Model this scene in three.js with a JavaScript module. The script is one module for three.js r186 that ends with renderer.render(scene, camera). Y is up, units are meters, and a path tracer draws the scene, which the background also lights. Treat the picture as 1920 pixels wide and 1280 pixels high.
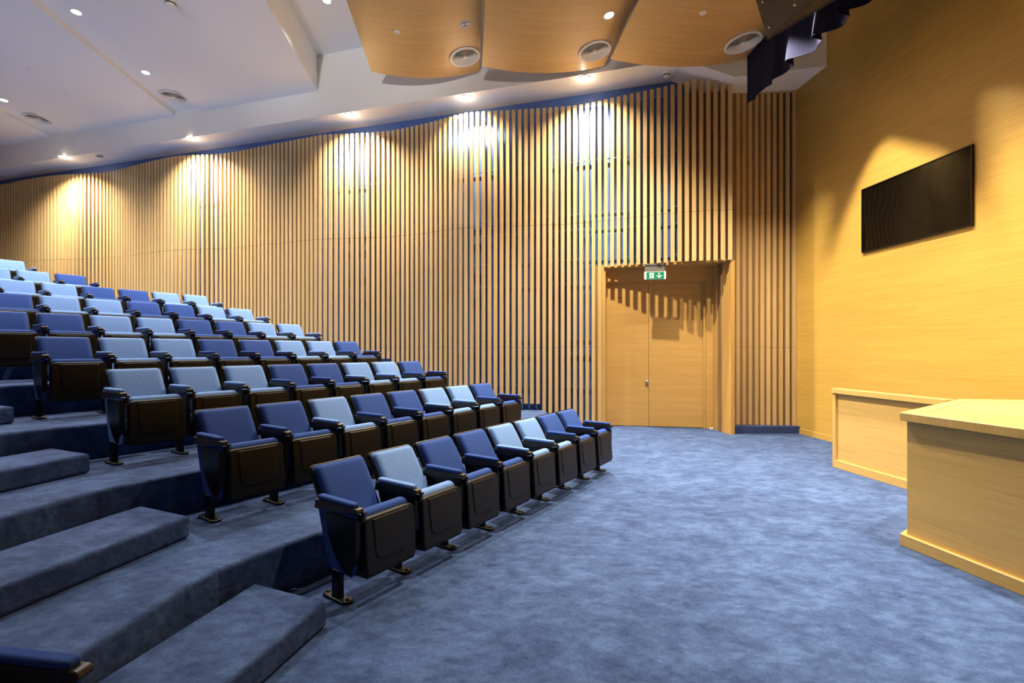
import * as THREE from 'three';
import { mergeGeometries, mergeVertices } from 'three/addons/utils/BufferGeometryUtils.js';
import { RoundedBoxGeometry } from 'three/addons/geometries/RoundedBoxGeometry.js';

// ---------------------------------------------------------------- camera, exposure, lights' levels
const scene = new THREE.Scene();
scene.background = new THREE.Color(0x050505);
const camera = new THREE.PerspectiveCamera(2 * Math.atan(640 / 900) * 180 / Math.PI, 1.5, 0.05, 80);
camera.position.set(0, 1.75, 0);
camera.lookAt(0, 1.75, -10);
camera.setViewOffset(1920, 1280, 0, -15, 1920, 1280);      // rising-front shift of the lens
camera.updateProjectionMatrix();
scene.add(camera);
const renderer = new THREE.WebGLRenderer({ antialias: true });
renderer.toneMapping = THREE.LinearToneMapping;
renderer.toneMappingExposure = 1.0;
renderer.shadowMap.enabled = true;
const WARM = [1, 0.87, 0.64], WHITE = [1, 0.93, 0.82], COOL = [1, 0.95, 0.88];
const POWER = { wash: 150, stage: 190, wall: 165, house: 88, attic: 95, addedUplight: 380 };   // candela

// ---------------------------------------------------------------- helpers
let seed = 7;
const rnd = () => { seed = (seed * 1664525 + 1013904223) >>> 0; return seed / 4294967296; };
const used = {};
function numbered(n) { const k = used[n] = (used[n] ?? -1) + 1; return k ? `${n}_${String(k).padStart(3, '0')}` : n; }
function tag(o, label, category, group) {
  if (label) o.userData.label = label;
  if (category) o.userData.category = category;
  if (group) o.userData.group = group;
  return o;
}
function mesh(name, g, m, parent) {
  const o = new THREE.Mesh(g, m); o.name = parent ? name : numbered(name);
  if (parent) { const n = parent.children.filter((c) => c.userData.kin === undefined && c.name.replace(/_\d{3}$/, '') === name).length; if (n) o.name = `${name}_${String(n).padStart(3, '0')}`; }
  o.castShadow = o.receiveShadow = true; (parent || scene).add(o); return o;
}
function thing(name, label, category, pos = [0, 0, 0], turn = 0, group) {
  const o = new THREE.Group(); o.name = numbered(name); o.position.set(...pos); o.rotation.y = turn; scene.add(o);
  return tag(o, label, category, group);
}
function struct(name, label) { const o = new THREE.Group(); o.name = name; o.userData.kind = 'structure'; if (label) o.userData.label = label; scene.add(o); return o; }
function structMesh(name, g, m, label) { const o = mesh(name, g, m); o.userData.kind = 'structure'; if (label) o.userData.label = label; return o; }
// plan point (x to the right, z away from the camera) to world
const W = (x, h, z) => new THREE.Vector3(x, h, -z);
// box-projected uv in metres, grain along the given axis
function uvBox(g, grain = 'x', su = 1, sv = su) {
  if (g.index) g = g.toNonIndexed();
  g.computeVertexNormals();
  const p = g.attributes.position, n = g.attributes.normal, uv = new Float32Array(p.count * 2), ax = { x: 0, y: 1, z: 2 }[grain];
  for (let i = 0; i < p.count; i += 3) {
    const f = [0, 0, 0];
    for (let k = 0; k < 3; k++) { f[0] += n.getX(i + k); f[1] += n.getY(i + k); f[2] += n.getZ(i + k); }
    const a = f.map(Math.abs), d = a.indexOf(Math.max(...a));
    const rest = [0, 1, 2].filter((q) => q !== d);
    const U = rest.includes(ax) ? ax : rest[0], V = rest.find((q) => q !== U);
    for (let k = 0; k < 3; k++) {
      const c = [p.getX(i + k), p.getY(i + k), p.getZ(i + k)];
      uv[(i + k) * 2] = c[U] * su; uv[(i + k) * 2 + 1] = c[V] * sv;
    }
  }
  g.setAttribute('uv', new THREE.BufferAttribute(uv, 2));
  return g;
}
// vertical prism over a plan polygon [[x, z], ...]
function prism(pts, h0, h1, bevel = 0, seg = 2) {
  let a = 0; for (let i = 0; i < pts.length; i++) { const [x, y] = pts[i], [u, v] = pts[(i + 1) % pts.length]; a += x * v - u * y; }
  const s = new THREE.Shape((a < 0 ? [...pts].reverse() : pts).map(([x, z]) => new THREE.Vector2(x, z)));
  const g = new THREE.ExtrudeGeometry(s, { depth: h1 - h0 - 2 * bevel, bevelEnabled: bevel > 0, bevelThickness: bevel, bevelSize: bevel, bevelOffset: -bevel, bevelSegments: seg, curveSegments: 6 });
  g.rotateX(-Math.PI / 2); g.translate(0, h0 + bevel, 0);
  return g;
}
const bx = (w, h, d, x = 0, y = 0, z = 0) => new THREE.BoxGeometry(w, h, d).translate(x, y, z);
const rbx = (w, h, d, r, x = 0, y = 0, z = 0, s = 2) => new RoundedBoxGeometry(w, h, d, s, r).translate(x, y, z);
const cyl = (r0, r1, h, x = 0, y = 0, z = 0, n = 20) => new THREE.CylinderGeometry(r0, r1, h, n).translate(x, y, z);
const merge = (a) => mergeGeometries(a.map((g) => { const q = g.index ? g.toNonIndexed() : g; for (const k of Object.keys(q.attributes)) if (!['position', 'normal', 'uv'].includes(k)) q.deleteAttribute(k); return q; }));
// plank along a plan line from a to b, thickness t to the side, between two heights
function wallSlab([ax, az], [bx_, bz], t, h0, h1) {
  const dx = bx_ - ax, dz = bz - az, l = Math.hypot(dx, dz), nx = -dz / l * t, nz = dx / l * t;
  return prism([[ax, az], [bx_, bz], [bx_ + nx, bz + nz], [ax + nx, az + nz]], h0, h1);
}

// ---------------------------------------------------------------- textures
function vnoise(S, nx, ny, sd) {                              // tileable value noise on an S x S grid with nx x ny cells
  seed = sd; const g = new Float32Array(nx * ny); for (let i = 0; i < g.length; i++) g[i] = rnd();
  const out = new Float32Array(S * S), sm = (t) => t * t * (3 - 2 * t);
  for (let y = 0; y < S; y++) {
    const fy = y / S * ny, y0 = Math.floor(fy), ty = sm(fy - y0), r0 = (y0 % ny) * nx, r1 = ((y0 + 1) % ny) * nx;
    for (let x = 0; x < S; x++) {
      const fx = x / S * nx, x0 = Math.floor(fx), tx = sm(fx - x0), a = x0 % nx, b = (x0 + 1) % nx;
      out[y * S + x] = (g[r0 + a] * (1 - tx) + g[r0 + b] * tx) * (1 - ty) + (g[r1 + a] * (1 - tx) + g[r1 + b] * tx) * ty;
    }
  }
  return out;
}
function mix(S, list) { const o = new Float32Array(S * S); for (const [nx, ny, w, sd] of list) { const v = vnoise(S, nx, ny, sd); for (let i = 0; i < o.length; i++) o[i] += (v[i] - 0.5) * w; } return o; }
function tex(S, fn, color = true) {
  const d = new Uint8Array(S * S * 4);
  for (let i = 0; i < S * S; i++) { const c = fn(i); d[i * 4] = Math.max(0, Math.min(255, c[0])); d[i * 4 + 1] = Math.max(0, Math.min(255, c[1])); d[i * 4 + 2] = Math.max(0, Math.min(255, c[2])); d[i * 4 + 3] = 255; }
  const t = new THREE.DataTexture(d, S, S); t.wrapS = t.wrapT = THREE.RepeatWrapping; t.magFilter = THREE.LinearFilter; t.minFilter = THREE.LinearMipmapLinearFilter; t.generateMipmaps = true;
  if (color) t.colorSpace = THREE.SRGBColorSpace; t.needsUpdate = true; return t;
}
const grainN = mix(1024, [[3, 26, 0.5, 11], [6, 90, 0.5, 12], [10, 260, 0.5, 13], [24, 512, 0.5, 14], [2, 6, 0.35, 15]]);
const fleckN = mix(1024, [[40, 420, 1, 17]]);
const woodMap = tex(1024, (i) => { const v = grainN[i] * 20 - Math.max(0, fleckN[i] - 0.3) * 90; return [238 + v, 234 + v * 1.1, 226 + v * 1.25]; });
const carpetN = mix(2048, [[14, 18, 0.35, 21], [34, 40, 0.6, 22], [70, 120, 0.7, 23], [160, 240, 0.5, 24], [700, 700, 0.6, 25], [2, 2, 0.2, 26]]);
const carpetMap = tex(2048, (i) => { const v = carpetN[i]; return [200 + v * 92, 203 + v * 74, 209 + v * 56]; });
const pileN = mix(512, [[256, 256, 0.7, 31], [120, 120, 0.3, 32]]);
const pileMap = tex(512, (i) => { const v = 128 + pileN[i] * 200; return [v, v, v]; }, false);
const weaveMap = tex(256, (i) => { const x = i % 256, y = i >> 8, v = 150 + 60 * Math.sin(x * Math.PI / 4) * Math.sin(y * Math.PI / 4) + pileN[y * 512 + x] * 70; return [v, v, v]; }, false);
const feltN = mix(512, [[8, 8, 0.5, 41], [40, 40, 0.4, 42], [250, 250, 0.5, 43]]);
const feltMap = tex(512, (i) => { const v = feltN[i] * 40; return [226 + v, 227 + v, 230 + v]; });

const lin = (r, g, b) => new THREE.Color().setRGB(r, g, b);
const std = (c, roughness, extra = {}) => new THREE.MeshStandardMaterial({ color: c, roughness, ...extra });
const phys = (c, roughness, extra = {}) => new THREE.MeshPhysicalMaterial({ color: c, roughness, ...extra });
const M = {
  slat: [0, 1, 2].map((k) => std(lin(0.74 - k * 0.03, 0.525 - k * 0.027, 0.262 - k * 0.02), 0.42, { map: woodMap })),
  veneer: std(lin(0.71, 0.455, 0.105), 0.42, { map: woodMap }),
  door: std(lin(0.64, 0.39, 0.125), 0.42, { map: woodMap }),
  ceilWood: std(lin(0.62, 0.41, 0.175), 0.36, { map: woodMap }),
  backing: std(lin(0.30, 0.19, 0.095), 0.6, { map: woodMap }),
  rail: std(lin(0.25, 0.27, 0.36), 0.45, { metalness: 0.6 }),
  cabinet: std(lin(0.045, 0.037, 0.028), 0.5, { map: woodMap }),
  darkWood: std(lin(0.20, 0.14, 0.08), 0.5, { map: woodMap }),
  desk: std(lin(0.74, 0.50, 0.165), 0.38, { map: woodMap }),
  navy: std(lin(0.088, 0.17, 0.48), 0.45, { map: feltMap }),
  kick: std(lin(0.03, 0.06, 0.2), 0.6, { map: feltMap }),
  white: std(lin(0.84, 0.835, 0.82), 0.85),
  carpet: std(lin(0.056, 0.112, 0.285), 0.97, { map: carpetMap, bumpMap: pileMap, bumpScale: 0.006 }),
  royal: std(lin(0.013, 0.067, 0.34), 0.9, { map: feltMap, bumpMap: weaveMap, bumpScale: 0.0006 }),
  sky: std(lin(0.195, 0.365, 0.78), 0.9, { map: feltMap, bumpMap: weaveMap, bumpScale: 0.0006 }),
  shell: phys(lin(0.0075, 0.0062, 0.0048), 0.42, { specularIntensity: 0.6 }),
  cap: phys(lin(0.030, 0.020, 0.011), 0.32, { specularIntensity: 0.7 }),
  black: phys(lin(0.004, 0.004, 0.004), 0.38, { specularIntensity: 0.55 }),
  metal: std(lin(0.72, 0.72, 0.74), 0.3, { metalness: 1 }),
  plastic: std(lin(0.78, 0.77, 0.74), 0.5),
  slot: std(lin(0.05, 0.05, 0.05), 0.8),
  throat: std(lin(0.22, 0.22, 0.22), 0.8),
  velvet: phys(lin(0.011, 0.012, 0.034), 0.85, { specularIntensity: 0.3, sheen: 1, sheenRoughness: 0.4, sheenColor: lin(0.05, 0.048, 0.075), side: THREE.DoubleSide }),
  glass: phys(lin(0.004, 0.003, 0.002), 0.05, { specularIntensity: 0.3 }),
};
const glow = (c, s) => new THREE.MeshStandardMaterial({ color: 0x111111, roughness: 0.5, emissive: lin(...c), emissiveIntensity: s });

// ---------------------------------------------------------------- the plan
// slatted wall: t metres along it from the door corner to the back of the house, d metres out into the room
const WO = [4.6, 10.2], WA = [-0.9605, 0.2783], WN = [-0.2783, -0.9605];
const P = (t, d = 0) => [WO[0] + WA[0] * t + WN[0] * d, WO[1] + WA[1] * t + WN[1] * d];
const WALL_END = 24.2, RIGHT = (z) => 6.0 + 0.078 * (9.85 - z);
// seat rows: u along a row away from the aisle, n the way the seats face
const TH = 0.5995, U = [Math.sin(TH), Math.cos(TH)], N = [Math.cos(TH), -Math.sin(TH)], S = 0.5452;
const R = (a, p) => [U[0] * a + N[0] * p, U[1] * a + N[1] * p];

// floor
structMesh('floor', uvBox(prism([[-19, -6.4], [8.2, -6.4], [8.2, 12.4], [-19, 18.4]], -0.2, 0), 'x', 1 / 6), M.carpet, 'blue mottled carpet floor in front of the seats');

// terraces under the rows of seats
const edgeOf = (k) => {                                       // front edge of terrace k, from behind the camera to the slatted wall
  const p = -3.31 - 1.36 * (k - 1), b = 1.45 - 0.25 * (k - 1), B = R(b, p), E = R(6.76 - 0.2535 * (k - 1), p);
  const w = [-0.087, 0.996], dist = (E[0] - WO[0]) * WN[0] + (E[1] - WO[1]) * WN[1], s = dist / -(w[0] * WN[0] + w[1] * WN[1]);
  return [[B[0] - 0.30 - 0.05 * k, -6.2], [B[0] - 0.13 - 0.04 * k, B[1] - 2.4], [B[0] - 0.05 - 0.03 * k, B[1] - 0.75], [B[0] - 0.03, B[1] - 0.22], [B[0] + 0.03, B[1] + 0.02], R(b + 0.35, p), E, [E[0] + w[0] * s, E[1] + w[1] * s]];
};
const RISE = 0.341;
const rowWord = ['front', 'second', 'third', 'fourth', 'fifth', 'sixth', 'seventh', 'eighth', 'ninth'];
for (let k = 1; k <= 8; k++) {
  const a = edgeOf(k), b = k < 8 ? edgeOf(k + 1) : [[-18.4, -6.2], [-18.4, 16.9]];
  const o = structMesh('floor_terrace', uvBox(prism([...a, ...b.reverse()], 0.0, k * RISE, 0.03, 3), 'x', 1 / 6), M.carpet, `carpeted terrace under the ${rowWord[k]} row of seats`);
}
// half steps in the aisle
const stepWord = ['lowest', 'second', 'third', 'topmost'];
for (let i = 0; i < 4; i++) {
  const B = [-1.174 - 1.243 * i, 3.027 + 0.566 * i], v = [-0.2357, -0.9718], bk = [-0.575 + 0.03 * (i > 0), 0.236];
  const L = 1.25, g = prism([B, [B[0] + v[0] * L, B[1] + v[1] * L], [B[0] + v[0] * L + bk[0], B[1] + v[1] * L + bk[1]], [B[0] + bk[0], B[1] + bk[1]]], i * RISE, i * RISE + 0.169, 0.028, 3);
  const t = thing('carpeted_step', `${stepWord[i]} blue carpeted half step of the aisle stairs${i === 0 ? ', standing on the main floor' : i === 3 ? ', cut by the left edge' : ', counted from the floor up'}`, 'step', [0, 0, 0], 0, 'aisle half steps');
  mesh('tread', uvBox(g, 'x', 1 / 6), M.carpet, t);
}

// ---------------------------------------------------------------- slatted wall
const wallL = struct('wall_left', 'long slatted wooden wall with a navy lining behind the slats');
const GR = 1 / 3, GV = 1 / 1.2;
mesh('lining', uvBox(merge([
  wallSlab(P(WALL_END), P(2.72), 0.2, 0, 7.7), wallSlab(P(2.72), P(0.92), 0.2, 3.62, 7.7),
]), 'x', 0.5), M.navy, wallL);
for (const [h, t0] of [[7.29, 0.95], [6.06, 0.95], [4.86, 0.95], [4.5, 0.95], [3.82, 0.95], [3.26, 2.8], [2.02, 2.8], [1.65, 2.8], [0.9, 2.8]]) {
  mesh('rail', wallSlab(P(t0, 0.035), P(WALL_END - 0.1, 0.035), 0.035, h - 0.007, h + 0.007), M.rail, wallL);
}
// depth of the slat fronts along the wall (a slow wave), read at t
const wave = [[-0.2, 0.35], [0.91, 0.44], [1.59, 0.351], [2.27, 0.257], [3.1, 0.146], [4.08, 0.245], [5.18, 0.431], [5.82, 0.502], [6.89, 0.302], [7.99, 0.192], [9.14, 0.344], [9.77, 0.474], [10.2, 0.447], [11.67, 0.348], [13.25, 0.241], [14.75, 0.47], [16.41, 0.316], [18.04, 0.125], [19.78, 0.368], [20.97, 0.398], [22.75, 0.291], [25, 0.291]];
function waveAt(t) {
  let i = 0; while (i < wave.length - 2 && wave[i + 1][0] < t) i++;
  const p0 = wave[Math.max(0, i - 1)], p1 = wave[i], p2 = wave[i + 1], p3 = wave[Math.min(wave.length - 1, i + 2)], x = Math.max(0, Math.min(1, (t - p1[0]) / (p2[0] - p1[0])));
  const m1 = (p2[1] - p0[1]) / (p2[0] - p0[0]) * (p2[0] - p1[0]), m2 = (p3[1] - p1[1]) / (p3[0] - p1[0]) * (p2[0] - p1[0]);
  return (2 * x ** 3 - 3 * x * x + 1) * p1[1] + (x ** 3 - 2 * x * x + x) * m1 + (-2 * x ** 3 + 3 * x * x) * p2[1] + (x ** 3 - x * x) * m2;
}
const SLAT_D = 0.052, slatCache = {};
function slatGeo(h0, h1, v, SLAT_W = 0.08) {
  const key = `${h0.toFixed(2)}_${h1.toFixed(2)}_${v}_${SLAT_W}`;
  if (slatCache[key]) return slatCache[key];
  const cuts = [h0, ...[1.79, 4.62].filter((c) => c > h0 + 0.1 && c < h1 - 0.1), h1], parts = [];
  for (let i = 0; i < cuts.length - 1; i++) {
    const a = cuts[i] + (i ? 0.0025 : 0), b = cuts[i + 1] - (i < cuts.length - 2 ? 0.0025 : 0);
    parts.push(prism([[-SLAT_W / 2, -SLAT_D / 2], [SLAT_W / 2, -SLAT_D / 2], [SLAT_W / 2, SLAT_D / 2], [-SLAT_W / 2, SLAT_D / 2]], a, b, 0.003, 1));
  }
  const g = uvBox(merge(parts), 'y', GR, GV), uv = g.attributes.uv;
  for (let i = 0; i < uv.count; i++) uv.setXY(i, uv.getX(i) + v * 0.37, uv.getY(i) + v * 0.213);
  return slatCache[key] = g;
}
const wallTurn = Math.atan2(0.2783, 0.9605) * -1;
const floorAt = (t) => t < 4.03 ? 0 : Math.min(8, Math.floor((t - 4.03) / 1.3) + 1) * RISE;
let sIdx = 0;
for (let t = 0.02; t < WALL_END - 0.1; t += 0.1405, sIdx++) {
  const overDoor = t < 2.56, d = waveAt(t), [x, z] = P(t, d - SLAT_D / 2);
  const h0 = overDoor ? 3.59 : floorAt(t) + (t < 4.03 ? 0.03 : 0.15), h1 = t < 0.82 ? 7.22 + t / 0.82 * 0.17 : 7.33;
  const o = mesh('slat', slatGeo(h0, h1, (sIdx * 5) % 7), M.slat[(sIdx * 7 + (sIdx >> 2)) % 3], wallL);
  o.position.set(x, 0, -z); o.rotation.y = -wallTurn * -1;
}

// ---------------------------------------------------------------- short slatted wall between the door and the veneer wall
const wallF = struct('wall_far', 'short slatted wooden wall between the door and the veneer wall');
mesh('backing', uvBox(merge([wallSlab([6.6, 10.36], [4.44, 10.36], 0.15, 0, 7.6), wallSlab(P(0.02, 0.12), P(0.95, 0.12), 0.1, 3.67, 7.15)]), 'y', GR, GV), M.backing, wallF);
mesh('kickboard', uvBox(prism([[4.64, 9.98], [6.02, 9.98], [6.02, 10.36], [4.64, 10.36]], 0, 0.15), 'x', 0.5), M.kick, wallF);
const farZ = [[3.7, 10.0], [4.12, 10.08], [4.38, 10.15], [4.6, 10.2], [5.0, 10.2], [5.6, 10.13], [6.1, 10.06]];
const soffitAt = (x) => Math.max(7.25, Math.min(7.62, 7.62 - (x - 3.75) / 0.72 * 0.37));
for (const px of [1384, 1395.5, 1407, 1418.5, 1430, 1441.5, 1453, 1465, 1477.5, 1490, 1502.5]) {
  let x = 4.6, z = 10.1;
  for (let it = 0; it < 4; it++) { x = (px - 960) / 900 * z; let i = 0; while (i < farZ.length - 2 && farZ[i + 1][0] < x) i++; z = farZ[i][1] + (farZ[i + 1][1] - farZ[i][1]) * (x - farZ[i][0]) / (farZ[i + 1][0] - farZ[i][0]); }
  const o = mesh('slat', slatGeo(0.15, 7.22, sIdx % 7, 0.072), M.slat[(sIdx * 7) % 3], wallF); sIdx++;
  o.position.set(x, 0, -(z + SLAT_D / 2));
}

// ---------------------------------------------------------------- doorway
const door = struct('door_1', 'tall double wooden door in a deep wooden doorway');
const BL = [2.0, 11.0], BR = [4.42, 10.58], alongDoor = (f) => [BL[0] + (BR[0] - BL[0]) * f, BL[1] + (BR[1] - BL[1]) * f];
const inward = (p, e) => [p[0] - 0.171 * e, p[1] - 0.985 * e];
const jr = [4.50, 9.86];
mesh('jamb_panel', uvBox(prism([jr, [4.575, 9.86], [4.60, 10.62], BR], 0, 3.59), 'y', GR, GV), M.door, door);
mesh('jamb_panel', uvBox(prism([P(2.70, 0.16), P(2.56, 0.16), P(2.56, -0.1), [1.98, 11.02], [1.85, 11.03]], 0, 3.59), 'y', GR, GV), M.door, door);
mesh('lintel', uvBox(prism([P(2.70, 0.06), P(1.4, 0.1), P(0, 0.22), [4.60, 10.64], [1.86, 11.04]], 3.59, 3.66), 'x', GR, GV), M.door, door);
mesh('back_panel', uvBox(merge([
  prism([inward(alongDoor(-0.02), 0), inward(alongDoor(1), 0), inward(alongDoor(1), -0.14), inward(alongDoor(-0.02), -0.14)], 3.30, 3.6),
  prism([alongDoor(0.945), alongDoor(1), inward(alongDoor(1), -0.14), inward(alongDoor(0.945), -0.14)], 0, 3.30),
]), 'x', GR, GV), M.door, door);
const frameIn = -0.09;
mesh('door_frame', uvBox(merge([
  prism([inward(alongDoor(-0.02), -0.03), inward(alongDoor(0.945), -0.03), inward(alongDoor(0.945), -0.14), inward(alongDoor(-0.02), -0.14)], 3.255, 3.30),
  prism([inward(alongDoor(0.925), -0.05), inward(alongDoor(0.945), -0.05), inward(alongDoor(0.945), -0.14), inward(alongDoor(0.925), -0.14)], 0, 3.255),
]), 'y', GR, GV), M.door, door);
for (const [a, b] of [[-0.02, 0.448], [0.451, 0.925]]) {
  const lf = mesh('door_leaf', uvBox(prism([inward(alongDoor(a), frameIn), inward(alongDoor(b), frameIn), inward(alongDoor(b), -0.15), inward(alongDoor(a), -0.15)], 0.012, 3.25), 'x', GR, GV), M.door, door);
  if (a > 0) {
  } else {
    const k = inward(alongDoor(0.432), frameIn + 0.03);
    const kg = merge([new THREE.SphereGeometry(0.036, 20, 14).scale(1, 1, 0.7), new THREE.CylinderGeometry(0.014, 0.014, 0.04, 14).rotateX(Math.PI / 2).translate(0, 0, -0.03), new THREE.CylinderGeometry(0.034, 0.034, 0.006, 20).rotateX(Math.PI / 2).translate(0, 0, -0.036)]);
    kg.rotateY(-0.17).translate(k[0], 1.02, -k[1]);
    tag(mesh('door_knob', kg, M.metal, lf), 'round steel door knob');
  }
}
const stop = thing('door_stop', 'small white door stop on the floor beside the door frame', 'door stop', [4.36, 0, -10.5]);
mesh('base_plate', rbx(0.07, 0.05, 0.05, 0.01, 0, 0.025, 0), M.plastic, stop);
mesh('rubber_buffer', cyl(0.018, 0.018, 0.02, 0, 0.058, 0, 16), M.slot, stop);

// exit sign hanging under the lintel
{
  const c = document.createElement('canvas'); c.width = 512; c.height = 192; const x = c.getContext('2d');
  x.fillStyle = '#e8f2ea'; x.fillRect(0, 0, 512, 192); x.fillStyle = '#12805a'; x.fillRect(44, 0, 424, 192);
  x.fillStyle = '#eef6f0'; x.fillRect(120, 26, 104, 140);                                        // doorway of the pictogram
  x.fillStyle = '#12805a'; x.beginPath(); x.arc(186, 52, 13, 0, 7); x.fill();                     // running figure
  x.strokeStyle = '#12805a'; x.lineCap = 'round'; x.lineJoin = 'round'; x.lineWidth = 17;
  const line = (...p) => { x.beginPath(); x.moveTo(p[0], p[1]); for (let i = 2; i < p.length; i += 2) x.lineTo(p[i], p[i + 1]); x.stroke(); };
  line(176, 74, 160, 108); x.lineWidth = 12; line(174, 76, 146, 82, 138, 98); line(178, 80, 196, 92, 212, 84); line(160, 110, 184, 128, 176, 158); line(158, 112, 148, 138, 122, 140);
  x.strokeStyle = '#eef6f0'; x.lineWidth = 26; line(352, 34, 352, 138); x.lineWidth = 24; line(304, 104, 352, 150, 400, 104);
  const t = new THREE.CanvasTexture(c); t.colorSpace = THREE.SRGBColorSpace;
  const face = new THREE.MeshStandardMaterial({ map: t, roughness: 0.4, emissive: lin(1, 1, 1), emissiveMap: t, emissiveIntensity: 0.16 });
  const e = thing('exit_sign', 'green emergency exit sign with running figure and down arrow, hanging over the door', 'exit sign', [3.07, 3.25, -10.3], -0.2);
  mesh('sign_body', rbx(0.45, 0.165, 0.03, 0.006, 0, 0.085, 0), M.plastic, e);
  mesh('sign_face', new THREE.PlaneGeometry(0.44, 0.155).translate(0, 0.085, 0.0165), face, e);
  mesh('hanger', merge([bx(0.42, 0.14, 0.012, 0, 0.24, 0), bx(0.44, 0.03, 0.04, 0, 0.325, 0)]), phys(lin(0.32, 0.31, 0.28), 0.4, { transmission: 0.5, thickness: 0 }), e);
}

// ---------------------------------------------------------------- veneer wall on the right, with its skirting and the dark screen
structMesh('wall_right', uvBox(wallSlab([RIGHT(-6.4), -6.4], [RIGHT(10.8), 10.8], -0.2, 0, 9.3), 'z', GR, GV), M.veneer, 'tall smooth wall of golden wood veneer');
structMesh('baseboard_right', uvBox(wallSlab([RIGHT(-6.2), -6.2], [RIGHT(9.98), 9.98], 0.018, 0, 0.11), 'z', GR, GV), M.veneer, 'low wooden skirting along the veneer wall');
{
  const z0 = 8.36, z1 = 6.5, zc = (z0 + z1) / 2, L = Math.hypot(z0 - z1, 0.078 * (z0 - z1));
  const s = thing('wall_screen', 'black glossy wide screen set on the veneer wall', 'screen', [RIGHT(zc), 3.43, -zc], -Math.PI / 2 - Math.atan(0.078) * -1);
  mesh('bezel', merge([bx(L, 0.016, 0.035, 0, 0.008, 0.0175), bx(L, 0.016, 0.035, 0, 1.092, 0.0175), bx(0.016, 1.068, 0.035, -L / 2 + 0.008, 0.55, 0.0175), bx(0.016, 1.068, 0.035, L / 2 - 0.008, 0.55, 0.0175)]), M.black, s);
  const g = new THREE.PlaneGeometry(L - 0.03, 1.07, 60, 24), p = g.attributes.position;
  for (let i = 0; i < p.count; i++) p.setZ(i, 0.003 * Math.sin(p.getX(i) * 5 + 1.2 * Math.sin(p.getY(i) * 4)) * Math.cos(p.getY(i) * 3));
  g.computeVertexNormals(); g.translate(0, 0.55, 0.022);
  mesh('glass_panel', g, M.glass, s);
}

// ---------------------------------------------------------------- remaining shell of the room
structMesh('wall_rear', uvBox(prism([[-18.8, -6.4], [-18.4, -6.4], [-18.4, 17.1], [-18.8, 17.2]], 0, 9.3), 'y', GR, GV), M.veneer, 'plain back wall of the hall');
structMesh('wall_near', uvBox(prism([[-18.8, -6.6], [8, -6.6], [8, -6.2], [-18.8, -6.2]], 0, 9.3), 'x', 0.5), M.white, 'plain wall behind the camera');  // out of view; white so that it bounces light into the hall

// ---------------------------------------------------------------- ceiling
const ceil = struct('ceiling', 'white stepped plaster ceiling');
mesh('upper_ceiling', uvBox(prism([[-19, -6.6], [8.2, -6.6], [8.2, 12.4], [-19, 18.4]], 9.16, 9.36), 'x', 0.3), M.white, ceil);
mesh('wall_bulkhead', uvBox(merge([prism([P(WALL_END + 0.3, -0.25), P(WALL_END + 0.3, 0.8), P(0.55, 0.8), P(0.4, -0.25)], 7.62, 9.2)]), 'x', 0.3), M.white, ceil);
function hexa(b, t) {                                          // b, t: four bottom and top corners [x, h, z], counter-clockwise seen from above
  const v = [...b, ...t].map(([x, h, z]) => [x, h, -z]), q = [[0, 1, 2, 3], [7, 6, 5, 4], [0, 4, 5, 1], [1, 5, 6, 2], [2, 6, 7, 3], [3, 7, 4, 0]], a = [];
  for (const [i, j, k, l] of q) a.push(...v[i], ...v[j], ...v[k], ...v[i], ...v[k], ...v[l]);
  const g = new THREE.BufferGeometry(); g.setAttribute('position', new THREE.Float32BufferAttribute(a, 3)); g.computeVertexNormals(); return g;
}
mesh('corner_bulkhead', uvBox(merge([
  uvBox(hexa([[4.47, 7.2, 9.60], [4.47, 7.2, 10.7], [6.6, 7.2, 10.7], [6.6, 7.2, 9.10]], [[4.47, 9.2, 9.60], [4.47, 9.2, 10.7], [6.6, 9.2, 10.7], [6.6, 9.2, 9.10]])),
  uvBox(hexa([[3.5, 7.615, 9.75], [3.5, 7.615, 10.9], [4.47, 7.2, 10.7], [4.47, 7.2, 9.60]], [[3.5, 9.2, 9.75], [3.5, 9.2, 10.9], [4.47, 9.2, 10.7], [4.47, 9.2, 9.60]])),
]), 'x', 0.3), M.white, ceil);
// lower ceiling over the seats: wide panels with recessed channels between them (axis q = x + 0.09 z)
const Q = (q, z) => [q - 0.09 * z, z];
const band = (q0, q1, h) => prism([Q(q0, -6.3), Q(q1, -6.3), Q(q1, 13.1 + (-3.82 - q1) * 0.30), Q(q0, 13.1 + (-3.82 - q0) * 0.30)], h, 9.2);
for (const [a, b, h] of [[-7.34, -3.82, 8.28], [-8.23, -7.34, 8.40], [-12.0, -8.23, 8.28], [-12.88, -12.0, 8.40], [-17.8, -12.88, 8.28]])
  mesh(h > 8.3 ? 'recessed_channel' : 'lower_panel', uvBox(band(a, b, h), 'x', 0.3), M.white, ceil);

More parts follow.
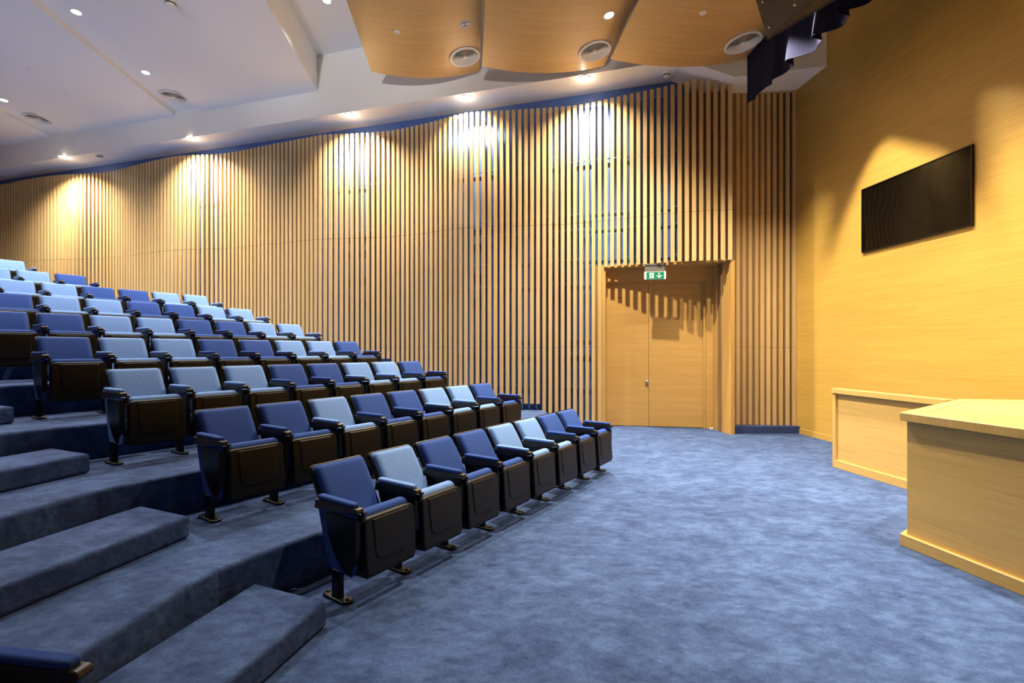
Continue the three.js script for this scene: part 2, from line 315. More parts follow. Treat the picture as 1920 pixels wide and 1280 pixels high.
// curved wooden ceiling reflectors
const reflectors = [];
function reflector(x0, x1, zFar, he, sag, label) {
  const w = x1 - x0, L = zFar + 3.5, nx = 28, th = 0.035, sh = new THREE.Shape(), low = (f) => -sag * (1 - (2 * f - 1) ** 2);
  for (let i = 0; i <= nx; i++) sh[i ? 'lineTo' : 'moveTo'](w * i / nx, low(i / nx));
  for (let i = nx; i >= 0; i--) sh.lineTo(w * i / nx, low(i / nx) + th);
  const g = new THREE.ExtrudeGeometry(sh, { depth: L, bevelEnabled: false });   // grows along +z, that is towards the camera
  const p = g.attributes.position; for (let i = 0; i < p.count; i++) p.setX(i, p.getX(i) + 0.09 * p.getZ(i));
  const o = thing('ceiling_reflector', label, 'ceiling panel', [x0, he, -zFar], 0, 'curved wooden ceiling panels');
  mesh('veneer_sheet', uvBox(g, 'x', GR, GV), M.ceilWood, o);
  const rods = []; for (const f of [0.2, 0.8]) for (const zz of [1.2, 6]) rods.push(cyl(0.008, 0.008, 9.16 - he - low(f) - th, w * f + 0.09 * zz, (9.16 - he + low(f) + th) / 2, zz, 8));
  mesh('hanger_rod', merge(rods), M.metal, o);
  const under = (x, z) => { const f = (x - x0 - 0.09 * (zFar - z)) / w; return [he + low(f), Math.atan(8 * sag * (f - 0.5) / w)]; };
  reflectors.push(under); return under;
}
const under1 = reflector(-3.18, -0.74, 10.85, 8.03, 0.15, 'curved wooden ceiling panel farthest from the veneer wall, with an unlit twin spotlight');
const under2 = reflector(-0.63, 1.93, 10.08, 7.70, 0.15, 'middle curved wooden ceiling panel with a lit downlight near its edge');
const under3 = reflector(1.92, 4.60, 9.38, 7.42, 0.15, 'curved wooden ceiling panel nearest the blue valance curtain');

// ---------------------------------------------------------------- fittings in the ceiling
const ringG = new THREE.LatheGeometry([[0.078, 0], [0.1, -0.006], [0.104, -0.002], [0.104, 0.002], [0.078, 0.004]].map(([a, b]) => new THREE.Vector2(a, b)), 32);
const lensG = new THREE.CylinderGeometry(0.08, 0.08, 0.004, 28);
const lensM = { [WARM]: glow(WARM, 9), [WHITE]: glow(WHITE, 9), [COOL]: glow(COOL, 9) };
function downlight(x, h, z, label, color, power, { angle = 1.0, penumbra = 0.7, tilt = 0, group = 'lit ceiling downlights', size = 1, aim } = {}) {
  const t = thing('downlight', label, 'downlight', [x, h, -z], 0, group);
  t.rotation.z = tilt; t.scale.set(size, 1, size);
  mesh('trim_ring', ringG, M.plastic, t);
  mesh('lens', lensG, lensM[color], t);
  const s = new THREE.SpotLight(lin(...color), power, 0, angle, penumbra, 2);
  s.position.set(x + Math.sin(tilt) * 0.03, h - 0.03, -z); s.castShadow = true; s.shadow.mapSize.set(1024, 1024); s.shadow.radius = 3; s.shadow.bias = -0.0005;
  const tg = aim || [x, h - 5, z]; s.target.position.set(tg[0], tg[1], -tg[2]); scene.add(s); scene.add(s.target);
  s.name = 'downlight_beam';
  return t;
}
const spotAt = (px, py, h) => { const z = 900 * (h - 1.75) / (655 - py); return [(px - 960) / 900 * z, z]; };
// wall washers in the soffit over the slats
[[117, 294, 'leftmost of the five soffit downlights over the slatted wall'], [357, 258, 'second from the left of the soffit downlights over the slatted wall'],
  [655, 214, 'middle soffit downlight over the slatted wall'], [873, 182, 'fourth from the left of the soffit downlights over the slatted wall'],
  [1097, 146, 'soffit downlight over the slatted wall nearest the smoke detector above the door']].forEach(([px, py, label]) => {
  const [x, z] = spotAt(px, py, 7.612);
  downlight(x, 7.612, z, label, WARM, POWER.wash, { angle: 1.15, penumbra: 0.8, group: 'soffit downlights', aim: [x, 2.6, z] });
  const spill = new THREE.PointLight(lin(...WARM), 0.5, 0, 2); spill.position.set(x, 7.55, -z); spill.castShadow = true; spill.name = 'downlight_spill'; scene.add(spill);
});
// downlights in the recessed channels and the upper ceiling
[[143, 23, 8.392, 'lit downlight in the recessed ceiling channel, nearest the top edge'], [273, 136, 8.392, 'lit downlight beside the round vent in the recessed ceiling channel'], [7, 188, 8.392, 'lit downlight in the ceiling channel at the left edge']].forEach(([px, py, h, label]) => {
  const [x, z] = spotAt(px, py, h); downlight(x, h, z, label, COOL, POWER.house, { angle: 1.15 });
});
{ const [x, z] = spotAt(613, 2, 9.152); downlight(x, 9.152, z, 'lit downlight in the high white ceiling left of the wooden panels', COOL, POWER.attic * 0.55, { angle: 0.85 }); }
{ let [x, z] = spotAt(1142, 28, 7.68); const [h, a] = under2(x, z); [x, z] = spotAt(1142, 28, h); downlight(x, under2(x, z)[0] - 0.004, z, 'lit downlight in the middle curved wooden ceiling panel', WARM, POWER.stage * 1.35, { angle: 0.95, tilt: a }); }
const UNSEEN = { group: 'unseen downlights beyond the frame' };
// unseen lamps out of view, placed to light floor, veneer wall, seats and slats
for (const [x, z] of [[2.0, 5.4]]) downlight(x, under2(x, z)[0] - 0.004, z, 'unseen downlight farther along the middle wooden ceiling panel, lighting the front floor', WARM, POWER.stage * 1.2, { angle: 0.66, ...UNSEEN });
for (const [x, z] of [[4.04, 7.45], [4.26, 4.9], [4.42, 2.9]]) downlight(x, under3(x, z)[0] - 0.004, z, 'unseen downlight along the wooden ceiling panel beside the valance, lighting the veneer wall', WARM, POWER.wall, { angle: z > 7 ? 0.82 : 0.66, penumbra: 0.5, aim: z > 7 ? [5.1, 0, 7.4] : [x + 0.6, 0, z + 0.2], ...UNSEEN });
for (const [x, z] of [[-8.42, 7.4], [-13.3, 10.3], [-13.1, 7.8]]) downlight(x, 8.392, z, 'unseen downlight farther along a recessed ceiling channel, lighting the seats', COOL, POWER.house, { angle: 1.15, ...UNSEEN });
for (const [x, z] of [[-3.75, 7.6]]) downlight(x, 9.152, z, 'unseen downlight farther along the high white ceiling, lighting seats and slats', COOL, POWER.attic * (z > 7 ? 1.15 : 0.55), { angle: 1.15, ...UNSEEN });

// added fill uplighters behind the camera, out of view, brightening the far ceiling
for (const [x, k] of [[-12, 0.4], [-8, 0.7], [-4, 1.1], [-0.5, 0.6]]) {
  const t = thing('added_uplighter', 'added white uplighter behind the camera, unseen fill light for the far ceiling', 'added lamp', [x, 4.4, 6.2], 0, 'added uplighters beyond the frame');
  mesh('bowl', new THREE.LatheGeometry([[0.02, -0.12], [0.12, -0.08], [0.19, 0.02], [0.2, 0.06], [0.19, 0.06], [0.17, 0.03]].map(([a, b]) => new THREE.Vector2(a, b)), 24).translate(0, 0, -0.22), M.plastic, t);
  mesh('lens', new THREE.CylinderGeometry(0.17, 0.17, 0.006, 24).translate(0, 0.035, -0.22), lensM[COOL], t);
  mesh('wall_arm', bx(0.06, 0.06, 0.12, 0, -0.05, -0.06), M.plastic, t);
  const s = new THREE.SpotLight(lin(...COOL), POWER.addedUplight * k, 0, 0.22, 1, 2); s.position.set(x, 4.5, 5.98); s.target.position.set(x * 1.06 + 0.4, 8.7, -9); s.shadow.radius = 8; s.shadow.bias = -0.0005; s.name = 'added_uplighter_beam'; scene.add(s); scene.add(s.target);
}

// twin spotlight that is switched off
{ const [x0, z0] = spotAt(872, 45, 7.97), [h, a] = under1(x0, z0), [x, z] = spotAt(872, 45, h);
  const t = thing('twin_spotlight', 'unlit round twin spotlight recessed in the wooden ceiling panel', 'spotlight', [x, h - 0.003, -z]); t.rotation.z = a;
  mesh('trim_ring', new THREE.LatheGeometry([[0.082, 0.002], [0.1, -0.006], [0.106, 0.0], [0.09, 0.006]].map(([p, q]) => new THREE.Vector2(p, q)), 32), M.plastic, t);
  mesh('recess', new THREE.CylinderGeometry(0.088, 0.088, 0.004, 28).translate(0, 0.002, 0), std(lin(0.25, 0.24, 0.22), 0.5), t);
  for (const s of [-1, 1]) mesh('reflector_cup', new THREE.LatheGeometry([[0, -0.014], [0.02, -0.012], [0.03, -0.006], [0.034, 0]].map(([p, q]) => new THREE.Vector2(p, q)), 20).translate(s * 0.042, -0.004, 0), M.plastic, t);
}
// round air diffusers: stacked cones in a flange
const ventParts = (() => {
  const lathe = (p) => new THREE.LatheGeometry(p.map(([a, b]) => new THREE.Vector2(a, b)), 40);
  return { flange: lathe([[0.265, 0.0], [0.27, -0.02], [0.315, -0.026], [0.322, -0.018], [0.322, 0.0]]), throat: lathe([[0, 0.004], [0.268, 0.004], [0.268, 0.0]]),
    cones: [0.252, 0.212, 0.172, 0.132, 0.092].map((r) => lathe([[r - 0.032, -0.004], [r, -0.032], [r + 0.005, -0.032], [r - 0.026, -0.001]])), core: lathe([[0, -0.042], [0.03, -0.04], [0.052, -0.026], [0.036, 0.0]]) };
})();
function vent(px, py, h, label, under) {
  let [x, z] = spotAt(px, py, h), a = 0; if (under) for (let i = 0; i < 4; i++) { [h, a] = under(x, z); [x, z] = spotAt(px, py, h); }
  const t = thing('ceiling_vent', label, 'vent', [x, h - 0.005, -z], 0, 'round ceiling vents'); t.rotation.z = a;
  mesh('flange', ventParts.flange, M.plastic, t); mesh('throat', ventParts.throat, M.throat, t);
  for (const c of ventParts.cones) mesh('cone_ring', c, M.plastic, t);
  mesh('core', ventParts.core, M.plastic, t);
}
vent(872, 106, 7.98, 'round white air vent in the wooden ceiling panel farthest from the curtain', under1);
vent(1115, 95, 7.65, 'round white air vent in the middle wooden ceiling panel', under2);
vent(1393, 79, 7.4, 'round white air vent in the wooden panel next to the curtain', under3);
vent(325, 181, 8.395, 'round white air vent at the end of the nearer ceiling channel');
vent(72, 222, 8.395, 'round white air vent at the end of the farther ceiling channel at left');
// small discs and detectors
function detector(px, py, h, label, size, under, dome) {
  let [x, z] = spotAt(px, py, h), a = 0; if (under) for (let i = 0; i < 4; i++) { [h, a] = under(x, z); [x, z] = spotAt(px, py, h); }
  const t = thing(dome ? 'smoke_detector' : 'sprinkler_cap', label, dome ? 'detector' : 'sprinkler', [x, h, -z]); t.rotation.z = a; t.scale.setScalar(size);
  const L = (p) => new THREE.LatheGeometry(p.map(([q, r]) => new THREE.Vector2(q, r)), 28);
  if (dome) { mesh('base_plate', L([[0, -0.02], [0.075, -0.02], [0.085, -0.012], [0.085, 0]]), M.plastic, t); mesh('sensor_head', L([[0, -0.075], [0.04, -0.073], [0.055, -0.06], [0.06, -0.035], [0.05, -0.018]]), M.plastic, t); mesh('sensor_slot', L([[0.0575, -0.055], [0.0605, -0.05], [0.061, -0.042], [0.0595, -0.036]]), M.slot, t); }
  else { mesh('cover_disc', L([[0, -0.012], [0.045, -0.012], [0.055, -0.006], [0.056, 0]]), M.plastic, t); mesh('center_pin', L([[0, -0.03], [0.012, -0.028], [0.014, -0.01]]), M.plastic, t); }
}
detector(1250, 137, 7.62, 'white smoke detector on the soffit above the doorway', 1.25, null, true);
detector(187, 291, 7.62, 'white detector on the soffit between the two leftmost downlights', 1.2, null, true);
detector(320, 1, 8.28, 'white detector at the top edge on the lower white ceiling', 1.5, null, true);
detector(745, 60, 7.9, 'small white disc in the far wooden ceiling panel', 0.95, under1);
detector(1318, 24, 7.28, 'small white disc in the wooden ceiling panel beside the valance', 1.0, under3);
detector(56, 129, 8.28, 'small white sprinkler on the lower ceiling between the two channels, nearer the left edge', 1.3);
detector(126, 173, 8.28, 'faint small sprinkler on the lower ceiling between channels, nearer the slatted wall', 0.9);

// ---------------------------------------------------------------- valance curtain and loudspeaker under the ceiling
{
  const z0 = 9.25, len = 7.0, top = 7.42, bot = 6.47, nu = 420, nv = 22, pos = [], uv = [], idx = [];
  for (let j = 0; j <= nv; j++) for (let i = 0; i <= nu; i++) {
    const s = i / nu * len, f = j / nv, ph = 2 * Math.PI * (s / 0.52 + 0.18 * Math.sin(s * 2.1)), amp = (0.05 + 0.1 * f) * Math.min(1, 0.15 + Math.max(0, s - 0.8) * 1.6);
    const sw = amp * (Math.sin(ph) + 0.35 * Math.sin(2 * ph + 0.6)), sl = 0.07 * f * Math.cos(ph) * Math.min(1, s);
    const z = z0 - s + sl, x = 4.53 + 0.078 * s + sw, h = top + (bot - top) * f + (f > 0.5 ? 0.035 * Math.sin(ph + 0.8) * (f - 0.5) * 2 : 0);
    pos.push(x, h, -z); uv.push(s, h);
  }
  for (let j = 0; j < nv; j++) for (let i = 0; i < nu; i++) { const a = j * (nu + 1) + i, b = a + 1, c = a + nu + 1, d = c + 1; idx.push(a, b, c, b, d, c); }
  const g = new THREE.BufferGeometry(); g.setAttribute('position', new THREE.Float32BufferAttribute(pos, 3)); g.setAttribute('uv', new THREE.Float32BufferAttribute(uv, 2)); g.setIndex(idx); g.computeVertexNormals();
  const t = thing('valance_curtain', 'dark navy velvet valance curtain hanging in folds below the wooden ceiling', 'curtain');
  mesh('cloth', g, M.velvet, t);
  const hem = []; for (let i = 0; i <= nu; i += 2) { const k = nv * (nu + 1) + i; hem.push(new THREE.Vector3(pos[k * 3], pos[k * 3 + 1], pos[k * 3 + 2])); }
  mesh('hem', new THREE.TubeGeometry(new THREE.CatmullRomCurve3(hem), 420, 0.007, 6), M.velvet, t);
  mesh('curtain_track', uvBox(prism([[4.49, 9.3], [4.57, 9.3], [4.57 + 0.078 * 7, 2.3], [4.49 + 0.078 * 7, 2.3]], 7.42, 7.47), 'z'), M.black, t);
}
{
  const t = thing('loudspeaker', 'dark brown loudspeaker cabinet hung from the ceiling in front of the valance curtain', 'loudspeaker');
  const bot = [[3.90, 7.33], [4.07, 6.59], [4.25, 5.8], [4.50, 5.75], [4.42, 6.42]], h0 = 6.49, h1 = 7.2, topP = bot.map(([x, z]) => [x - 0.19, z + 0.03]), a = [];
  const V = (p, h) => [p[0], h, -p[1]], tri = (...v) => a.push(...v.flat());
  for (let i = 0; i < 5; i++) { const k = (i + 1) % 5, A = V(bot[i], h0), B = V(bot[k], h0), C = V(topP[k], h1), D = V(topP[i], h1); tri(A, C, B); tri(A, D, C); }
  for (let i = 1; i < 4; i++) { tri(V(bot[0], h0), V(bot[i], h0), V(bot[i + 1], h0)); tri(V(topP[0], h1), V(topP[i + 1], h1), V(topP[i], h1)); }
  const g = new THREE.BufferGeometry(); g.setAttribute('position', new THREE.Float32BufferAttribute(a, 3));
  mesh('cabinet', uvBox(g, 'z', GR), M.cabinet, t);
  const rail = (p, q) => { const A = W(p[0], h0 - 0.004, p[1]), B = W(q[0], h0 - 0.004, q[1]); return new THREE.TubeGeometry(new THREE.LineCurve3(A, B), 1, 0.012, 6); };
  mesh('edge_trim', merge([rail(bot[0], bot[1]), rail(bot[1], bot[2]), rail(bot[0], bot[4])]), M.cabinet, t);
  const onFace = (f, up) => { const p = f < 1 ? [bot[0][0] + 0.17 * f, bot[0][1] - 0.74 * f] : [bot[1][0] + 0.18 * (f - 1), bot[1][1] - 0.79 * (f - 1)]; return W(p[0] - 0.19 * up / 0.71 - 0.008, h0 + up, p[1]); };
  for (const [f, up] of [[0.12, 0.12], [0.75, 0.12], [0.12, 0.5], [1.2, 0.12]]) { const c = onFace(f, up); mesh('bolt', new THREE.CylinderGeometry(0.014, 0.017, 0.02, 14).rotateZ(Math.PI / 2).translate(c.x, c.y, c.z), M.metal, t); }
  { const c = onFace(1.35, 0.1); tag(mesh('label_plate', rbx(0.008, 0.09, 0.2, 0.003, c.x - 0.004, c.y, c.z), std(lin(0.75, 0.68, 0.3), 0.6), t), 'pale yellow label plate'); }
  for (const [x, z] of [[3.85, 6.9], [4.1, 6.1]]) mesh('hanging_rod', cyl(0.012, 0.012, 2.0, x - 0.05, 8.18, -z, 10), M.black, t);
}

// ---------------------------------------------------------------- wooden counter and screen panel on the right
{
  const A = [3.475, 4.30], B = [5.10, 5.47], C = [6.05, 5.30], D = [6.3, 1.2], E = [3.475 + 0.167 * 3.1, 1.2];
  const inset = (e) => { const c = [4.9, 3.4]; return [A, B, C, D, E].map(([x, z]) => { const l = Math.hypot(x - c[0], z - c[1]); return [x + (c[0] - x) / l * e, z + (c[1] - z) / l * e]; }); };
  const t = thing('wooden_counter', 'large angled counter of pale golden wood with a flat top, cut by the right edge', 'counter');
  mesh('body', uvBox(prism(inset(0.05), 0, 1.115), 'z', GR, GV), M.desk, t);
  mesh('plinth', uvBox(prism(inset(0.0), 0, 0.105, 0.004, 1), 'z', GR, GV), M.desk, t);
  const top = mesh('countertop', uvBox(prism(inset(0.0), 1.115, 1.187, 0.003, 1), 'x', GR, GV), M.desk, t);
  const a2 = [A[0] + 0.215, A[1] - 0.02], b2 = [B[0] + 0.13, B[1] - 0.04];
  mesh('edge_joint', prism([a2, b2, [b2[0] + 0.012, b2[1] - 0.004], [a2[0] + 0.012, a2[1] - 0.004]], 1.185, 1.1885), M.darkWood, top);
}
{
  const a = [4.78, 7.16], b = [4.995, 5.52], t = thing('low_partition', 'low framed wooden partition standing between the counter and the veneer wall', 'partition');
  const seg = (f0, f1, o, th, h0, h1) => { const p = (f) => [a[0] + (b[0] - a[0]) * f, a[1] + (b[1] - a[1]) * f]; const [x, z] = p(f0), [x2, z2] = p(f1), nx = 0.991, nz = 0.135; return prism([[x + nx * o, z + nz * o], [x2 + nx * o, z2 + nz * o], [x2 + nx * (o + th), z2 + nz * (o + th)], [x + nx * (o + th), z + nz * (o + th)]], h0, h1, 0.003, 1); };
  mesh('panel', uvBox(seg(0.02, 1, 0.028, 0.06, 0.1, 1.1), 'z', GR, GV), M.desk, t);
  mesh('top_rail', uvBox(seg(0, 1, -0.012, 0.13, 1.10, 1.172), 'z', GR, GV), M.desk, t);
  mesh('end_stile', uvBox(seg(0, 0.032, 0, 0.11, 0.0, 1.10), 'y', GR, GV), M.desk, t);
  mesh('plinth', uvBox(seg(0.032, 1, 0, 0.11, 0, 0.115), 'z', GR, GV), M.desk, t);
}

// ---------------------------------------------------------------- seats
// local axes: x along the row (0 at the seat's middle), y up, z the way it faces; arm tips at z = 0.3
const Z0 = 0.3, HS = S / 2;
function roundRect(w, h, r) { const s = new THREE.Shape(), x = w / 2, y = h / 2; s.moveTo(-x + r, -y); s.lineTo(x - r, -y); s.quadraticCurveTo(x, -y, x, -y + r); s.lineTo(x, y - r); s.quadraticCurveTo(x, y, x - r, y); s.lineTo(-x + r, y); s.quadraticCurveTo(-x, y, -x, y - r); s.lineTo(-x, -y + r); s.quadraticCurveTo(-x, -y, -x + r, -y); return s; }
function slab(w, h, th, r, bev, rows = 8) {                     // rounded slab in the xy plane, front at +z, subdivided in y by slicing so that it can bend
  const g = new RoundedBoxGeometry(w, h, th, 5, bev); return g;
}
function cushionGrid(w, h, bulge, edge, corner, nx = 18, ny = 22) {   // pillow-like front surface with rounded sides, closed at the back
  const pos = [], idx = [], f = (x, y) => { const ex = Math.min(1, (1 - Math.abs(x)) * w / 2 / edge), ey = Math.min(1, (1 - Math.abs(y)) * h / 2 / edge), q = (e) => Math.sqrt(Math.max(0, 1 - (1 - e) ** 2)); return q(ex) * q(ey); };
  const sp = (i, n) => { const t = i / n * 2 - 1; return Math.sign(t) * (1 - (1 - Math.abs(t)) ** 1.5); };
  for (const back of [0, 1]) for (let j = 0; j <= ny; j++) for (let i = 0; i <= nx; i++) {
    let x = sp(i, nx), y = sp(j, ny); const e = f(x, y);
    let X = x * w / 2, Y = y * h / 2; const cx = Math.max(0, Math.abs(X) - (w / 2 - corner)), cy = Math.max(0, Math.abs(Y) - (h / 2 - corner)), l = Math.hypot(cx, cy), m = Math.max(cx, cy);
    if (cx > 0 && cy > 0) { X = Math.sign(X) * (w / 2 - corner + cx * m / l); Y = Math.sign(Y) * (h / 2 - corner + cy * m / l); }
    pos.push(X, Y, back ? 0 : e * bulge);
  }
  const o = (nx + 1) * (ny + 1);
  for (let j = 0; j < ny; j++) for (let i = 0; i < nx; i++) { const a = j * (nx + 1) + i, b = a + 1, c = a + nx + 1, d = c + 1; idx.push(a, b, d, a, d, c, o + a, o + d, o + b, o + a, o + c, o + d); }
  const g = new THREE.BufferGeometry(); g.setAttribute('position', new THREE.Float32BufferAttribute(pos, 3)); g.setIndex(idx); g.computeVertexNormals();
  const uvs = new Float32Array(pos.length / 3 * 2); for (let i = 0; i < uvs.length / 2; i++) { uvs[i * 2] = pos[i * 3] * 12; uvs[i * 2 + 1] = pos[i * 3 + 1] * 12; }
  g.setAttribute('uv', new THREE.BufferAttribute(uvs, 2)); return g;
}
// bends a slab standing in xy (y from -L/2 to L/2) to the backrest's curve
const LB = 0.56, TILT = 0.50;
function toBack(g) {
  const p = g.attributes.position;
  for (let i = 0; i < p.count; i++) {
    const x = p.getX(i), y = p.getY(i), z = p.getZ(i), v = y / (LB / 2);           // -1 bottom .. 1 top
    const c = -0.022 * (v * v) * (v > 0 ? 1 : -0.8) + 0.012 * Math.cos(x / 0.24 * 1.2) * -0.6;
    const zz = z + c, Y = y * Math.cos(TILT) + zz * Math.sin(TILT), Z = -y * Math.sin(TILT) + zz * Math.cos(TILT);
    p.setXYZ(i, x, 0.645 + Y, -0.462 + Z0 + Z);
  }
  g.computeVertexNormals(); return g;
}
const BW = S - 0.068;
const shellBox = new THREE.BoxGeometry(BW, LB, 0.04, 8, 14, 2);
const G = {};
{
  const g = new RoundedBoxGeometry(1, 1, 1, 4, 0.1);
  const sh = new THREE.ExtrudeGeometry(roundRect(BW, LB, 0.035), { depth: 0.028, bevelEnabled: true, bevelSize: 0.007, bevelThickness: 0.007, bevelOffset: -0.007, bevelSegments: 2, curveSegments: 5 }).translate(0, 0, -0.042);
  G.backShell = toBack(sh);
  G.backCushion = toBack(cushionGrid(BW - 0.026, LB - 0.026, 0.045, 0.045, 0.035).translate(0, 0, -0.008));
  // folded seat: pan in front, cushion behind it
  const panH = 0.40, lean = (q) => q.rotateX(-0.07).translate(0, 0.39, Z0 - 0.018);
  G.pan = lean(new THREE.ExtrudeGeometry(roundRect(0.462, panH, 0.05), { depth: 0.03, bevelEnabled: true, bevelSize: 0.014, bevelThickness: 0.014, bevelOffset: -0.014, bevelSegments: 3, curveSegments: 6 }).translate(0, 0, -0.01));
  const inner = new THREE.Shape(); const iw = 0.155, it = 0.17, ib = -0.105, ir = 0.07;
  inner.moveTo(-iw, it); inner.lineTo(-iw + 0.012, ib + ir); inner.quadraticCurveTo(-iw + 0.014, ib, -iw + ir + 0.014, ib); inner.lineTo(iw - ir - 0.014, ib); inner.quadraticCurveTo(iw - 0.014, ib, iw - 0.012, ib + ir); inner.lineTo(iw, it); inner.closePath();
  G.panPlate = lean(new THREE.ExtrudeGeometry(inner, { depth: 0.006, bevelEnabled: true, bevelSize: 0.011, bevelThickness: 0.009, bevelSegments: 3, curveSegments: 6 }).translate(0, 0, 0.026));
  G.panFoot = (() => { const s = new THREE.Shape([[-0.10, -0.2], [0.03, -0.2], [0.038, -0.12], [0.03, -0.06], [-0.1, -0.06]].map(([a, b]) => new THREE.Vector2(a, b))); return lean(new THREE.ExtrudeGeometry(s, { depth: 0.43, bevelEnabled: true, bevelSize: 0.012, bevelThickness: 0.012, bevelSegments: 2 }).rotateY(-Math.PI / 2).translate(0.215, 0.0, -0.02)); })();
  G.seatCushion = (() => { const q = rbx(0.452, 0.43, 0.1, 0.045, 0, 0, 0, 5).toNonIndexed(), p = q.attributes.position; for (let i = 0; i < p.count; i++) { const y = p.getY(i), x = p.getX(i); if (y > 0) p.setY(i, y + 0.022 * (1 - (x / 0.226) ** 2)); } q.computeVertexNormals(); return mergeVertices(q).rotateX(-0.07).translate(0, 0.402, Z0 - 0.078); })();
  // standard between two seats, profile in (z, y), thickness along x
  const side = (pts, th, bev) => { const s = new THREE.Shape(); s.moveTo(...pts[0]); for (const p of pts.slice(1)) p.length === 2 ? s.lineTo(...p) : s.quadraticCurveTo(...p); s.closePath(); return new THREE.ExtrudeGeometry(s, { depth: th - 2 * bev, bevelEnabled: true, bevelSize: bev, bevelThickness: bev, bevelOffset: -bev, bevelSegments: 2, curveSegments: 8 }).translate(0, 0, -th / 2 + bev).rotateY(-Math.PI / 2); };
  // rotateY(-90): shape x -> world z
  G.standard = side([[-0.45 + Z0, 0.625], [-0.36 + Z0, 0.30, -0.30 + Z0, 0.205], [-0.07 + Z0, 0.195], [-0.02 + Z0, 0.26, -0.022 + Z0, 0.40], [-0.02 + Z0, 0.625]], 0.030, 0.004);
  G.endPlate = side([[-0.35 + Z0, 0.58], [-0.33 + Z0, 0.36, -0.14 + Z0, 0.215], [-0.075 + Z0, 0.20], [-0.012 + Z0, 0.28, -0.015 + Z0, 0.42], [-0.015 + Z0, 0.60], [-0.32 + Z0, 0.60]], 0.046, 0.005);
  G.armCap = side([[-0.46 + Z0, 0.668], [-0.47 + Z0, 0.60], [-0.28 + Z0, 0.605], [-0.07 + Z0, 0.632], [-0.012 + Z0, 0.635], [0.012 + Z0, 0.640, 0.012 + Z0, 0.657], [0.008 + Z0, 0.676, -0.012 + Z0, 0.676], [-0.2 + Z0, 0.672]], 0.06, 0.007);
  G.armPad = (() => { const q = rbx(0.058, 0.034, 0.41, 0.0165, 0, 0, 0, 4), p = q.attributes.position; for (let i = 0; i < p.count; i++) { const f = p.getZ(i) / 0.205; p.setY(i, p.getY(i) + 0.006 * (1 - f * f)); if (f > 0.7) p.setX(i, p.getX(i) * (1 - (f - 0.7) * 0.3)); } q.computeVertexNormals(); return q.translate(0, 0.686, -0.235 + Z0); })();
  G.leg = rbx(0.05, 0.21, 0.085, 0.012, 0, 0.105, -0.235 + Z0, 2);
  G.foot = (() => { const s = roundRect(0.085, 0.27, 0.042); return new THREE.ExtrudeGeometry(s, { depth: 0.006, bevelEnabled: true, bevelSize: 0.008, bevelThickness: 0.007, bevelOffset: -0.008, bevelSegments: 2, curveSegments: 8 }).rotateX(-Math.PI / 2).translate(0, 0.007, -0.235 + Z0); })();
  G.bolt = new THREE.SphereGeometry(0.016, 14, 8, 0, 6.3, 0, 1.6).scale(1, 0.8, 1).translate(0, 0.019, -0.235 + Z0);
  G.hinge = merge([rbx(0.03, 0.05, 0.05, 0.006, 0.028, 0.6, Z0 - 0.012), rbx(0.03, 0.018, 0.03, 0.005, 0.034, 0.636, Z0 + 0.004)]);
  G.pivot = cyl(0.012, 0.012, S - 0.05, 0, 0, 0, 12).rotateZ(Math.PI / 2).translate(0, 0.27, Z0 - 0.1);
}
function makeSeat(fabric, seatFabric, endLeft, endRight) {
  const t = new THREE.Group();
  mesh('back_shell', G.backShell, M.shell, t);
  mesh('back_cushion', G.backCushion, fabric, t);
  const pan = mesh('seat_pan', G.pan, M.shell, t);
  mesh('pan_plate', G.panPlate, M.shell, pan); mesh('pan_base', G.panFoot, M.shell, pan);
  mesh('seat_cushion', G.seatCushion, seatFabric, t);
  mesh('pivot_bar', G.pivot, M.black, t);
  const stand = (x, end) => {
    const s = mesh('standard', G.standard, end ? fabric : M.black, t); s.position.x = x;
    if (end) mesh('end_plate', G.endPlate, M.black, s);
    const l = mesh('leg', G.leg, M.black, t); l.position.x = x;
    mesh('foot_plate', G.foot, M.black, l); for (const dz of [-0.105, 0.105]) mesh('bolt', G.bolt, M.black, l).position.z = dz;
    const a = mesh('armrest', G.armCap, M.cap, t); a.position.x = x;
    mesh('arm_pad', G.armPad, fabric, a); if (x < 0) mesh('hinge_bracket', G.hinge, M.black, a);
  };
  stand(-HS, endLeft); if (endRight) stand(HS, true);
  return t;
}
const seatKinds = {};
function addSeat(pos, turn, col, seatCol, endL, endR, label, group) {
  const key = [col, seatCol, endL, endR].join();
  const src = seatKinds[key], o = src ? src.clone() : (seatKinds[key] = makeSeat(M[col], M[seatCol], endL, endR));
  o.name = numbered('auditorium_seat'); o.position.set(...pos); o.rotation.y = turn; scene.add(o);
  return tag(o, label, 'seat', group);
}
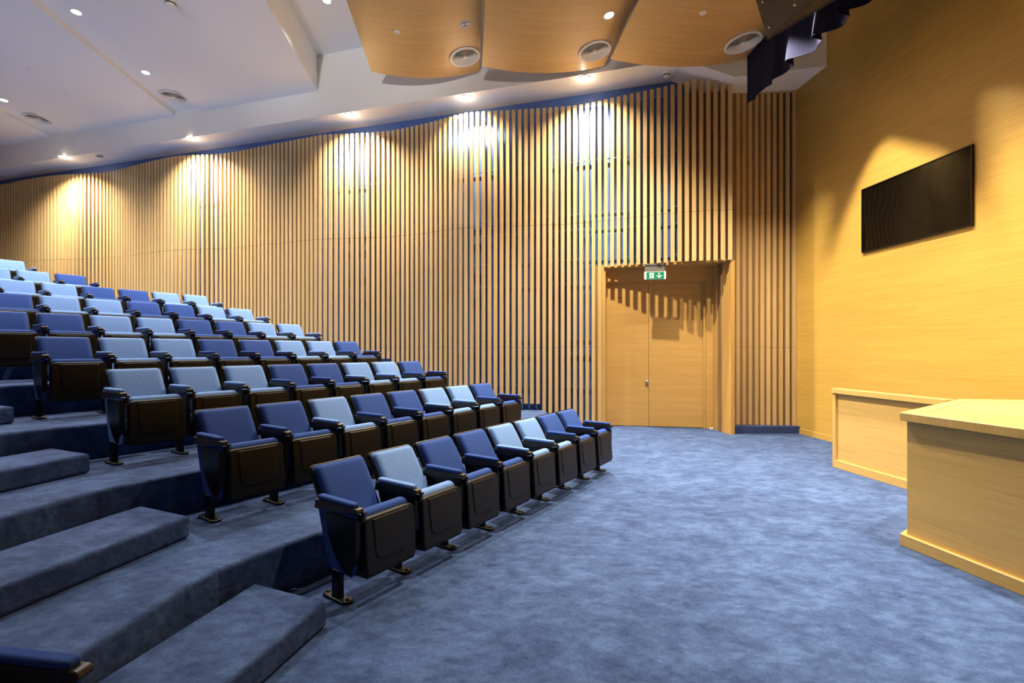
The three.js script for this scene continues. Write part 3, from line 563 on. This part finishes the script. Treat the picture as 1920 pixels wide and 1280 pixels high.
const rowsDef = [                                              // [along, perp, height, colours, first index shown]
  [2.097, -2.683, 0.0, 'DLDDLLDD'], [1.876, -4.087, 0.338, 'DDLDDLLD'], [1.612, -5.393, 0.682, 'LLLDDLLD'], [1.368, -6.756, 1.023, 'DLLDDLLD'],
  [1.093, -8.118, 1.364, 'DDLLDDLL'], [0.836, -9.462, 1.705, 'DDLLDDLL'], [0.589, -10.854, 2.046, 'LLLLDDLL'], [1.609, -12.22, 2.387, 'LLD'], [1.508, -13.58, 2.728, 'LL']];
const ord = ['first', 'second', 'third', 'fourth', 'fifth', 'sixth', 'seventh', 'eighth'];
const turnA = Math.atan2(N[0], -N[1]);
rowsDef.forEach(([a, p, h, cols], r) => {
  const first = r === 5 ? 1 : r === 6 ? 2 : 0;
  for (let j = first; j < cols.length; j++) {
    const [x, z] = R(a + (j + 0.5) * S, p - Z0), last = j === cols.length - 1, dark = cols[j] === 'D';
    const yy = r === 0 ? 0 : (r < 9 ? r * RISE : h);
    const where = last ? 'at the slatted wall end' : r >= 7 ? `${ord[cols.length - 1 - j]} from the slatted wall end` : `${ord[j]} from the aisle steps`;
    addSeat([x, yy, -z], turnA, dark ? 'royal' : 'sky', dark && r !== 7 ? 'royal' : 'sky', j === 0 && r < 7, last, `${dark ? 'dark royal blue' : 'pale sky blue'} tip-up seat, ${rowWord[r]} row, ${where}`, `seats of the ${rowWord[r]} row`);
  }
});
// the front-row seat of the nearer block, of which an armrest shows
{
  const thB = 0.15, n = [Math.cos(thB), -Math.sin(thB)], u = [Math.sin(thB), Math.cos(thB)], tip = [-1.452, 1.625];
  const c = [tip[0] - u[0] * HS - n[0] * Z0, tip[1] - u[1] * HS - n[1] * Z0];
  addSeat([c[0], 0, -c[1]], Math.atan2(n[0], -n[1]), 'royal', 'royal', false, true, 'dark blue seat across the aisle, only its padded armrest showing at the lower left corner', 'seats of the nearer block');
}

scene.traverse((o) => { if (o.isLight && o.isSpotLight) o.castShadow = true; });
renderer.render(scene, camera);
